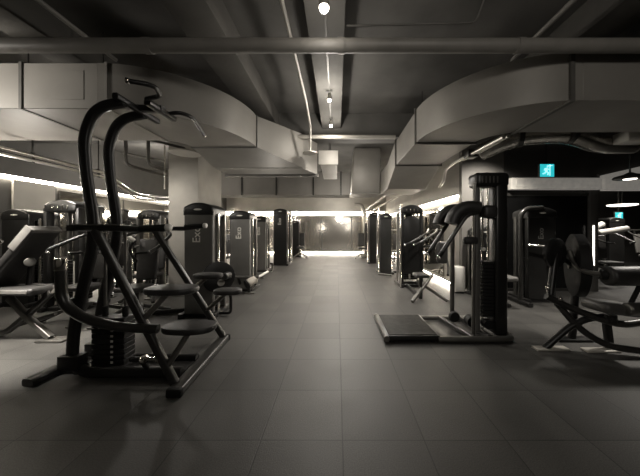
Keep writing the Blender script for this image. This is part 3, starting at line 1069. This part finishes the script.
# front legs and steps
LG = {}
for y, xt, zt in ((2.10, -1.935, 1.285), (3.0, -2.10, 1.30)):
    LG[y] = MB().tube([(xt, y, zt), (-1.30, y, .06)], 0, sec=rrect(.05, .062, .012), up=(1, 0, .5)).build('diagonal_leg', 'frame2', D)


def step(name, c, sx, sy, a, b):
    st = MB().disc(c, sx, sy, .05).build(name, 'pad', D)
    MB().tube([a, b], .024).build('step_arm', 'gun', st)


step('foot_step', (-1.235, 2.2, .47), .43, .26, (-1.36, 2.1, .19), (-1.22, 2.17, .45))
step('foot_step', (-1.385, 2.2, .785), .42, .26, (-1.56, 2.1, .56), (-1.40, 2.17, .765))
step('foot_step', (-1.22, 2.93, .60), .30, .22, (-1.50, 3.0, .36), (-1.24, 2.95, .58))
step('foot_step', (-1.44, 2.93, .775), .31, .22, (-1.66, 3.0, .60), (-1.46, 2.95, .755))
# lever with counter weight
lv = MB().tube([(-2.13, 2.02, 1.00), (-2.12, 2.02, .72), (-1.95, 2.02, .60), (-1.72, 2.04, .53), (-1.42, 2.08, .50)], .037, .12, 14).build('lever_arm', 'frame2', D)
MB().cyl((-2.13, 2.02, .97), (-2.13, 2.02, 1.07), .04, n=16, bev=.012).build('lever_cap', 'chrome', lv)
MB().tube([(-2.12, 2.02, .72), (-2.22, 2.12, .70), (-2.24, 2.25, .68)], .03, .05).build('lever_pivot', 'frame', lv)
mb = MB()
for k in range(9):
    mb.box(-2.16, -1.87, 2.30, 2.43, .10 + k * .046, .142 + k * .046, .004, 1)
ws = mb.build('weight_stack', 'plate', D)
mb = MB()
for k in range(8):
    mb.box(-1.985, -1.965, 2.294, 2.299, .115 + k * .046, .133 + k * .046)
mb.build('number_strip', 'decal', ws)
for x in (-2.09, -1.91):
    r = MB().cyl((x, 2.365, .1), (x, 2.365, 1.30), .0125, n=10).build('guide_rod', 'gun', D)
    MB().cyl((x, 2.365, .51), (x, 2.365, .60), .024, n=12, bev=.006).build('sleeve', 'rubber', r)
MB().tube([(-2.12, 2.365, 1.305), (-1.87, 2.365, 1.305)], 0, sec=rrect(.05, .04, .01)).build('rod_bridge', 'frame', D)
MB().box(-2.20, -1.84, 2.285, 2.445, .04, .10, .01).build('stack_base', 'frame', D)
MB().lathe((-1.62, 2.16, .22), (1, 0, 0), [(0, .02), (.02, .035), (.05, .035), (.06, .018), (.14, .018), (.15, .035), (.18, .035), (.19, .02)]).build('spring_pin', 'chrome', D)
MB().tube([(-1.7, 2.16, .22), (-1.62, 2.16, .22), (-1.62, 2.24, .10)], .02, .02).build('pin_bracket', 'frame', D)

# ------------------------------------------------------------------ standing machine with platform, right
S = thing('standing_press_machine', 'black standing machine with ribbed foot platform beside the corridor, right', CAT, (1.3, 3.35, 0))
pl = MB().box(.56, 1.17, 2.97, 3.73, .03, .085, .012).build('platform', 'frame', S)
mb = MB()
n = 24
for k in range(n):
    y = 3.0 + k * (.70 / n)
    mb.box(.59, 1.145, y, y + .018, .083, .095, .004, 1)
mb.build('ribbed_mat', 'ridge', pl)
mb = MB()
mb.tube([(.56, 2.96, .055), (.56, 3.74, .055)], .03)
mb.build('edge_tube', 'frame2', pl)
for y in (2.97, 3.73):
    MB().cyl((.56, y - .02, .055), (.56, y + .02, .055), .034, n=14).build('end_cap', 'gun', pl)
for x, y in ((.62, 3.02), (1.1, 3.02), (.62, 3.68), (1.1, 3.68)):
    MB().cyl((x, y, 0), (x, y, .04), .025, n=12).build('foot', 'rubber', pl)
MB().tube([(1.15, 2.985, .04), (2.04, 2.985, .04), (2.04, 3.70, .04), (1.15, 3.70, .04)], .036, .16, 14).build('base_frame', 'gun', S)
MB().tube([(1.44, 3.68, .05), (1.56, 3.0, .05)], 0, sec=rrect(.06, .06, .012)).build('base_rail', 'frame2', S)
MB().tube([(1.74, 3.68, .05), (1.76, 3.0, .05)], 0, sec=rrect(.06, .06, .012)).build('base_rail', 'frame2', S)
MB().box(1.15, 1.48, 3.02, 3.66, .01, .035, .004).build('inner_plate', 'frame', S)
MB().tube([(1.60, 3.08, .05), (1.63, 3.10, 1.84)], .020).build('front_post', 'gun', S)
MB().tube([(1.565, 3.56, .06), (1.565, 3.56, 1.22)], .03).build('rear_post', 'gun', S)
w_ = MB().lathe((1.565, 3.50, .13), (0, 1, 0), [(-.03, .03), (-.03, .06), (-.015, .07), (.015, .07), (.03, .06), (.03, .03)]).build('roller', 'rubber', S)
MB().box(1.88, 2.03, 3.10, 3.29, .03, 1.90, .03, 3).build('tower_shroud', 'shroud2', S)
MB().box(1.665, 1.73, 3.15, 3.23, .05, 1.86, .02, 3).build('tower_column', 'shroud', S)
cp = MB().box(1.645, 2.04, 3.08, 3.31, 1.80, 1.97, .045, 4).build('top_cap', 'shroud2', S)
for k in range(5):
    MB().box(1.70 + k * .045, 1.715 + k * .045, 3.072, 3.085, 1.84, 1.92, .004, 1).build('vent_slot', 'gun', cp)
for x in (1.775, 1.845):
    MB().cyl((x, 3.20, .08), (x, 3.20, 1.82), .014, n=10).build('guide_rod', 'chrome', S)
mb = MB()
for k in range(16):
    mb.box(1.745, 1.875, 3.13, 3.27, .24 + k * .042, .277 + k * .042, .004, 1)
mb.build('weight_stack', 'plate', S)
MB().lathe((1.66, 3.25, .16), (0, 1, 0), [(-.05, .04), (-.05, .065), (.05, .065), (.05, .04)]).build('spring_buffer', 'rubber', S)
MB().lathe((1.80, 3.14, .16), (0, 1, 0), [(-.04, .03), (-.04, .055), (.04, .055), (.04, .03)]).build('spring_buffer', 'rubber', S)
mb = MB()
mb.tube([(1.88, 3.2, 1.46), (1.66, 3.2, 1.50)], 0, sec=rrect(.09, .08, .02))
mb.build('carriage', 'frame', S)
MB().tube([(1.64, 3.06, 1.50), (1.64, 3.50, 1.50)], .035).build('lever_yoke', 'frame2', S)
for y in (3.08, 3.46):
    lv = MB().tube([(1.66, y, 1.50), (1.52, y, 1.46), (1.24, y, 1.03)], .026, .08).build('lever_arm', 'frame2', S)
    grip(lv, (1.30, y, 1.12), (1.20, y, .97), .026)
    pd = MB().sweep(rounded([(1.66, y, 1.545), (1.50, y, 1.56), (1.38, y, 1.47), (1.345, y, 1.36)], .12, 6), rrect(.17, .145, .06), (0, 0, 1)).build('shoulder_pad', 'pad', S)
MB().pad((1.78, 3.06, 1.50), .17, .10, .15).build('pivot_cover', 'pad', S)
MB().tube([(1.565, 3.56, 1.2), (1.60, 3.45, 1.32), (1.64, 3.35, 1.48)], .024, .05).build('link_bar', 'gun', S)
MB().pad((1.58, 3.10, 1.16), .17, .07, .09).build('link_cover', 'pad', S)
MB().ball((1.72, 3.07, 1.06), .022).build('knob', 'white', S)

# ------------------------------------------------------------------ leg machine at right foreground
Lm = thing('leg_press_bench', 'dark leg machine bench with fat roller pad at the right edge', CAT, (2.7, 2.8, 0))
MB().tube([W(546, 296, 2.85), W(573, 309, 2.8), W(600, 319, 2.75), W(622, 325, 2.7), W(650, 321, 2.7), W(668, 310, 2.7)], .036, .2, 14).build('main_rail', 'frame2', Lm)
MB().tube([W(556, 302, 2.88), W(578, 328, 2.80), W(606, 346, 2.72), (3.25, 2.60, .05)], .034, .2, 14).build('diagonal_leg', 'frame2', Lm)
MB().tube([W(545, 348, 2.82), W(570, 326, 2.82), W(588, 318, 2.80), W(613, 316, 2.78)], .034, .15, 14).build('diagonal_leg', 'frame', Lm)
MB().tube([W(606, 317, 2.80), W(610, 352, 2.80)], 0, sec=rrect(.075, .05, .012), up=(0, 1, 0)).build('seat_post', 'frame', Lm)
for px, y in ((552, 2.82), (602, 2.78)):
    q = W(px, 352, y)
    MB().box(q.x - .19, q.x + .16, y - .05, y + .05, .0, .022, .008).build('foot_plate', 'pipel', Lm)
MB().box(3.12, 3.4, 2.53, 2.66, 0, .03, .008).build('foot_plate', 'gun', Lm)
MB().cyl(W(606, 276, 2.62), W(668, 276, 2.62), .098, n=24, bev=.03).build('roller_pad', 'pad', Lm)
lv = MB().tube([W(569, 250, 2.95), W(573, 262, 2.9), W(583, 272, 2.75), W(608, 275, 2.62)], .026, .1).build('lever_arm', 'gun', Lm)
MB().cyl(W(600, 274.5, 2.65), W(608, 275, 2.62), .05, n=18, bev=.012).build('collar', 'rubber', lv)
q = W(577, 265, 3.05)
cd = MB().lathe(q, (.86, -.5, 0), [(-.06, .12), (-.06, .33), (-.045, .36), (.045, .36), (.06, .33), (.06, .12)], 40).build('cam_disc', 'rubber', Lm)
MB().lathe(q, (.86, -.5, 0), [(-.08, .05), (.08, .05), (.09, .03)]).build('cam_hub', 'gun', cd)
q2 = W(555, 253, 2.95)
MB().lathe(q2, (.3, -.95, 0), [(-.03, .09), (-.03, .15), (-.015, .17), (.015, .17), (.03, .15), (.03, .06)], 28).build('pulley', 'plate', Lm)
MB().tube([q + Vector((0, 0, 0)), q + Vector((-.04, 0, -.6)), (q.x - .06, q.y, .02)], .04, .1).build('cam_post', 'frame', Lm)
MB().box(q.x - .25, q.x + .15, q.y - .06, q.y + .06, 0, .03, .008).build('post_foot', 'frame', Lm)
MB().tube([q2 + Vector((0, .03, 0)), q + Vector((-.05, 0, 0))], .03).build('pulley_link', 'frame2', Lm)
MB().tube([q2, W(550, 296, 2.88)], .035).build('pulley_post', 'frame', Lm)
sp = W(611, 307, 2.70)
MB().pad(sp, .40, .30, .11, Matrix.Rotation(.12, 3, 'Y')).build('seat', 'pads', Lm)
MB().cyl(W(626, 309, 2.55), W(642, 309, 2.55), .062, n=18, bev=.02).build('seat_roller', 'gun', Lm)
MB().tube([W(611, 315, 2.72), W(611, 322, 2.72)], .05).build('seat_bracket', 'frame', Lm)
MB().tube([W(628, 309, 2.56), W(640, 285, 2.62)], .02).build('roller_bracket', 'frame', Lm)
for px, pyy in ((548, 286), (560, 297)):
    MB().ball(W(px, pyy + 2, 2.80), .022).build('knob', 'chrome', Lm)

# ------------------------------------------------------------------ bench at left
B = thing('incline_bench', 'black incline bench with grey edged backrest and crossed legs, left edge', CAT, (-3.5, 3.1, 0))
a_, b_ = W(-6, 290, 3.1), W(43, 232, 3.1)
d_ = (b_ - a_)
ang = math.atan2(d_.z, d_.x)
c_ = (a_ + b_) / 2
rt = Matrix.Rotation(-ang, 3, 'Y')
bk = MB().pad(c_, d_.length + .10, .34, .10, rt).build('backrest', 'pad', B)
e_ = c_ + d_.normalized() * (d_.length * .40)
MB().box(e_.x - .16, e_.x + .16, 2.915, 2.935, e_.z - .045, e_.z + .045, .008, 2, rt).build('side_trim', 'padg', bk)
mb = MB()
top = c_ + d_.normalized() * (d_.length * .5 + .035)
mb.box(top.x - .03, top.x + .03, 2.94, 3.26, top.z - .045, top.z + .045, .02, 3, rt)
mb.build('head_trim', 'padg', bk)
s_ = W(18, 290, 3.05)
st = MB().pad((s_.x, 3.08, s_.z), .62, .34, .085).build('seat', 'pad', B)
MB().box(s_.x - .27, s_.x + .27, 2.905, 2.915, s_.z - .015, s_.z + .025, .004, 1).build('side_trim', 'padg', st)
MB().tube([(-4.3, 3.25, .03), W(6, 333, 3.1), W(40, 304, 3.1), W(52, 292, 3.1)], 0, .1, sec=rrect(.06, .06, .014)).build('leg', 'frame2', B)
MB().tube([W(10, 298, 3.1), W(25, 315, 3.08), (-3.33, 3.05, .03)], 0, .1, sec=rrect(.065, .065, .014)).build('leg', 'gun', B)
MB().box(-3.44, -3.13, 2.97, 3.12, 0, .025, .008).build('foot', 'gun', B)
MB().box(-4.42, -4.2, 3.17, 3.33, 0, .025, .008).build('foot', 'gun', B)
MB().tube([W(15, 326, 3.2), W(56, 314, 3.2)], .024).build('brace', 'frame2', B)
MB().tube([W(28, 292, 3.15), W(32, 262, 3.2), W(26, 255, 3.15)], .03, .05).build('backrest_support', 'frame', B)
MB().cyl(W(30, 262, 3.0), W(30, 262, 3.3), .05, n=16, bev=.01).build('adjuster_hub', 'gun', B)
MB().tube([W(2, 241, 3.4), W(-12, 252, 3.4), W(-12, 285, 3.2)], .02, .05).build('side_handle', 'chrome', B)
MB().tube([W(52, 292, 3.1), W(60, 280, 3.1)], .024).build('front_handle', 'chrome', B)

# ------------------------------------------------------------------ machines seen through the opening at the right
t = thing('weight_machine', 'distant dark machine with pale roller arms through the right opening', CAT)
tower(t, .5, .5, 1.7, body='shroud2', logo=False)
seat_unit(t, .75, -.25)
connect(t, (.2, .1, .04), (.75, -.1, .04))
MB().cyl((.25, -.25, 1.30), (.55, -.25, 1.45), .07, n=16, bev=.025).build('roller_pad', 'white', t)
MB().cyl((.40, -.28, 1.22), (1.15, -.28, 1.33), .065, n=16, bev=.025).build('roller_pad', 'white', t)
MB().tube([(.2, .05, 1.35), (.35, -.2, 1.3)], .03).build('roller_arm', 'gun', t)
place(t, (7.2 * .0 + 6.2, 6.9, 0))
t = thing('weight_machine', 'smaller far machine under the oval ceiling light through the right opening', CAT)
tower(t, .5, .5, 1.7, body='shroud2', logo=False)
seat_unit(t, .75, -.25, padm='padg')
connect(t, (.2, .1, .04), (.75, -.1, .04))
place(t, (9.2, 8.6, 0))
t = thing('weight_machine', 'low dark machine on the right behind the standing machine', CAT)
tower(t, .34, .38, 1.35, body='shroud2', logo=False)
connect(t, (0, .05, .04), (-.05, -.75, .04))
MB().pad((-.05, -.55, .47), .34, .40, .08).build('seat', 'padg', t)
MB().tube([(-.05, -.5, .44), (-.05, -.5, .05)], .035).build('seat_post', 'frame2', t)
MB().pad((.02, -.28, .92), .30, .08, .5, Matrix.Rotation(-.2, 3, 'X')).build('backrest', 'padg', t)
MB().tube([(.02, -.26, .80), (.0, -.18, .4), (0, -.12, .05)], .025, .05).build('backrest_post', 'frame2', t)
place(t, (2.87, 5.04, 0))

SB = thing('storage_box', 'low white cabinet against the pier behind the standing machine', 'cabinet', (2.6, 5.4, 0))
MB().box(2.38, 2.60, 5.30, 5.49, .03, .54, .012).build('body', 'white', SB)
MB().box(2.39, 2.59, 5.285, 5.30, .05, .52, .006).build('door', 'white', SB)
MB().box(2.40, 2.58, 5.31, 5.48, 0, .03).build('plinth', 'frame2', SB)

# ------------------------------------------------------------------ lights
def spot(loc, power, size=1.9, blend=.9, tgt=None, r=.08, col=(1, .935, .85)):
    l = bpy.data.lights.new('spot', 'SPOT')
    l.energy = power
    l.spot_size = size
    l.spot_blend = blend
    l.shadow_soft_size = r
    l.color = col
    o = bpy.data.objects.new('spot_lamp', l)
    COL.objects.link(o)
    o.location = loc
    if tgt is not None:
        o.rotation_euler = (Vector(tgt) - Vector(loc)).to_track_quat('-Z', 'Y').to_euler()
    return o


def area(loc, power, sx, sy, tgt=None, col=(1, .935, .85)):
    l = bpy.data.lights.new('area', 'AREA')
    l.shape = 'RECTANGLE'
    l.size = sx
    l.size_y = sy
    l.energy = power
    l.color = col
    o = bpy.data.objects.new('area_lamp', l)
    COL.objects.link(o)
    o.location = loc
    if tgt is not None:
        o.rotation_euler = (Vector(tgt) - Vector(loc)).to_track_quat('-Z', 'Y').to_euler()
    return o


def point(loc, power, r=.03, col=(1, .935, .85)):
    l = bpy.data.lights.new('point', 'POINT')
    l.energy = power
    l.shadow_soft_size = r
    l.color = col
    o = bpy.data.objects.new('point_lamp', l)
    COL.objects.link(o)
    o.location = loc
    return o


for y, p, q in ((2.02, 1, 2), (3.45, 20, 17), (4.3, 215, 10)):
    spot((-.1, y, 2.92), p, 2.0, 1.0)
    point((-.1, y, 2.80), q)
for y, p in ((5.9, 430), (9.3, 220), (12.2, 170)):
    spot((.1, y, 2.3 if y > 8 else 2.6), p, 2.5, 1.0)
point((.2, 7.2, 2.2), 30, .1)
point((.45, 5.5, 2.45), 22, .06)  # unseen fill added to brighten the ventilation box front
point((.0, 12.9, 2.35), 45, .1)  # extra unseen light added for the far end wall
point((-4.6, 6.3, 2.7), 60, .1)
point((-4.3, 3.6, 1.75), 26, .12)  # unseen fill added below the left duct to lift its underside
point((-1.3, 5.2, 1.5), 16, .12)  # unseen fill added for the left duct's transition underside
point((1.0, 4.7, 1.5), 9, .12)  # unseen fill added for the right elbow's underside
# unseen spots over the side bays
spot((4.2, 3.2, 2.3), 320, 2.1, 1.0)
spot((3.0, 4.6, 2.9), 330, 2.0, 1.0, tgt=(2.9, 5.4, .8))
spot((-3.7, 2.35, 2.35), 1050, .9, 1.0, tgt=(-3.35, 2.75, 0))
spot((-4.4, 4.1, 2.3), 160, 1.3, 1.0, tgt=(-4.2, 4.6, 0))
spot((-3.6, 3.85, 2.2), 75, 1.5, 1.0, tgt=(-3.0, 5.1, 1.5))  # spot added to brighten the column front
spot((-4.5, 8.0, 2.6), 500, 2.4, 1.0)
spot((6.2, 8.0, 2.8), 400, 2.3, 1.0)
spot((9.0, 7.6, 2.9), 420, 2.4, 1.0)
spot((6.5, 6.1, 2.6), 200, 1.8, 1.0, tgt=(6.5, 7.2, 1.0))  # spot added to light the roller arms past the opening
# off-frame lamp by the left duct, unseen fill spot added behind the camera
spot((-4.4, 1.75, 2.45), 190, 1.2, 1.0, tgt=(-3.5, 2.65, 2.75), r=.15)
spot((1.1, -1.7, 2.75), 130, 2.0, 1.0, tgt=(.9, 2.5, 2.0), r=.3)

w = bpy.data.worlds.new('world')
SC.world = w
w.use_nodes = True
w.node_tree.nodes['Background'].inputs['Color'].default_value = (1, .93, .84, 1)
w.node_tree.nodes['Background'].inputs['Strength'].default_value = .05

# ------------------------------------------------------------------ camera
cam = bpy.data.cameras.new('camera')
cam.sensor_fit = 'HORIZONTAL'
cam.sensor_width = 36
cam.lens = F / 640 * 36
cam.shift_x = -(HX - 320) / 640
cam.shift_y = -(238 - HY) / 640
cam.clip_start = .05
co = bpy.data.objects.new('camera', cam)
COL.objects.link(co)
co.location = (0, 0, CH)
co.rotation_euler = (PI / 2, 0, 0)
SC.camera = co
SC.view_settings.view_transform = 'Standard'
SC.view_settings.look = 'None'
SC.view_settings.exposure = 0
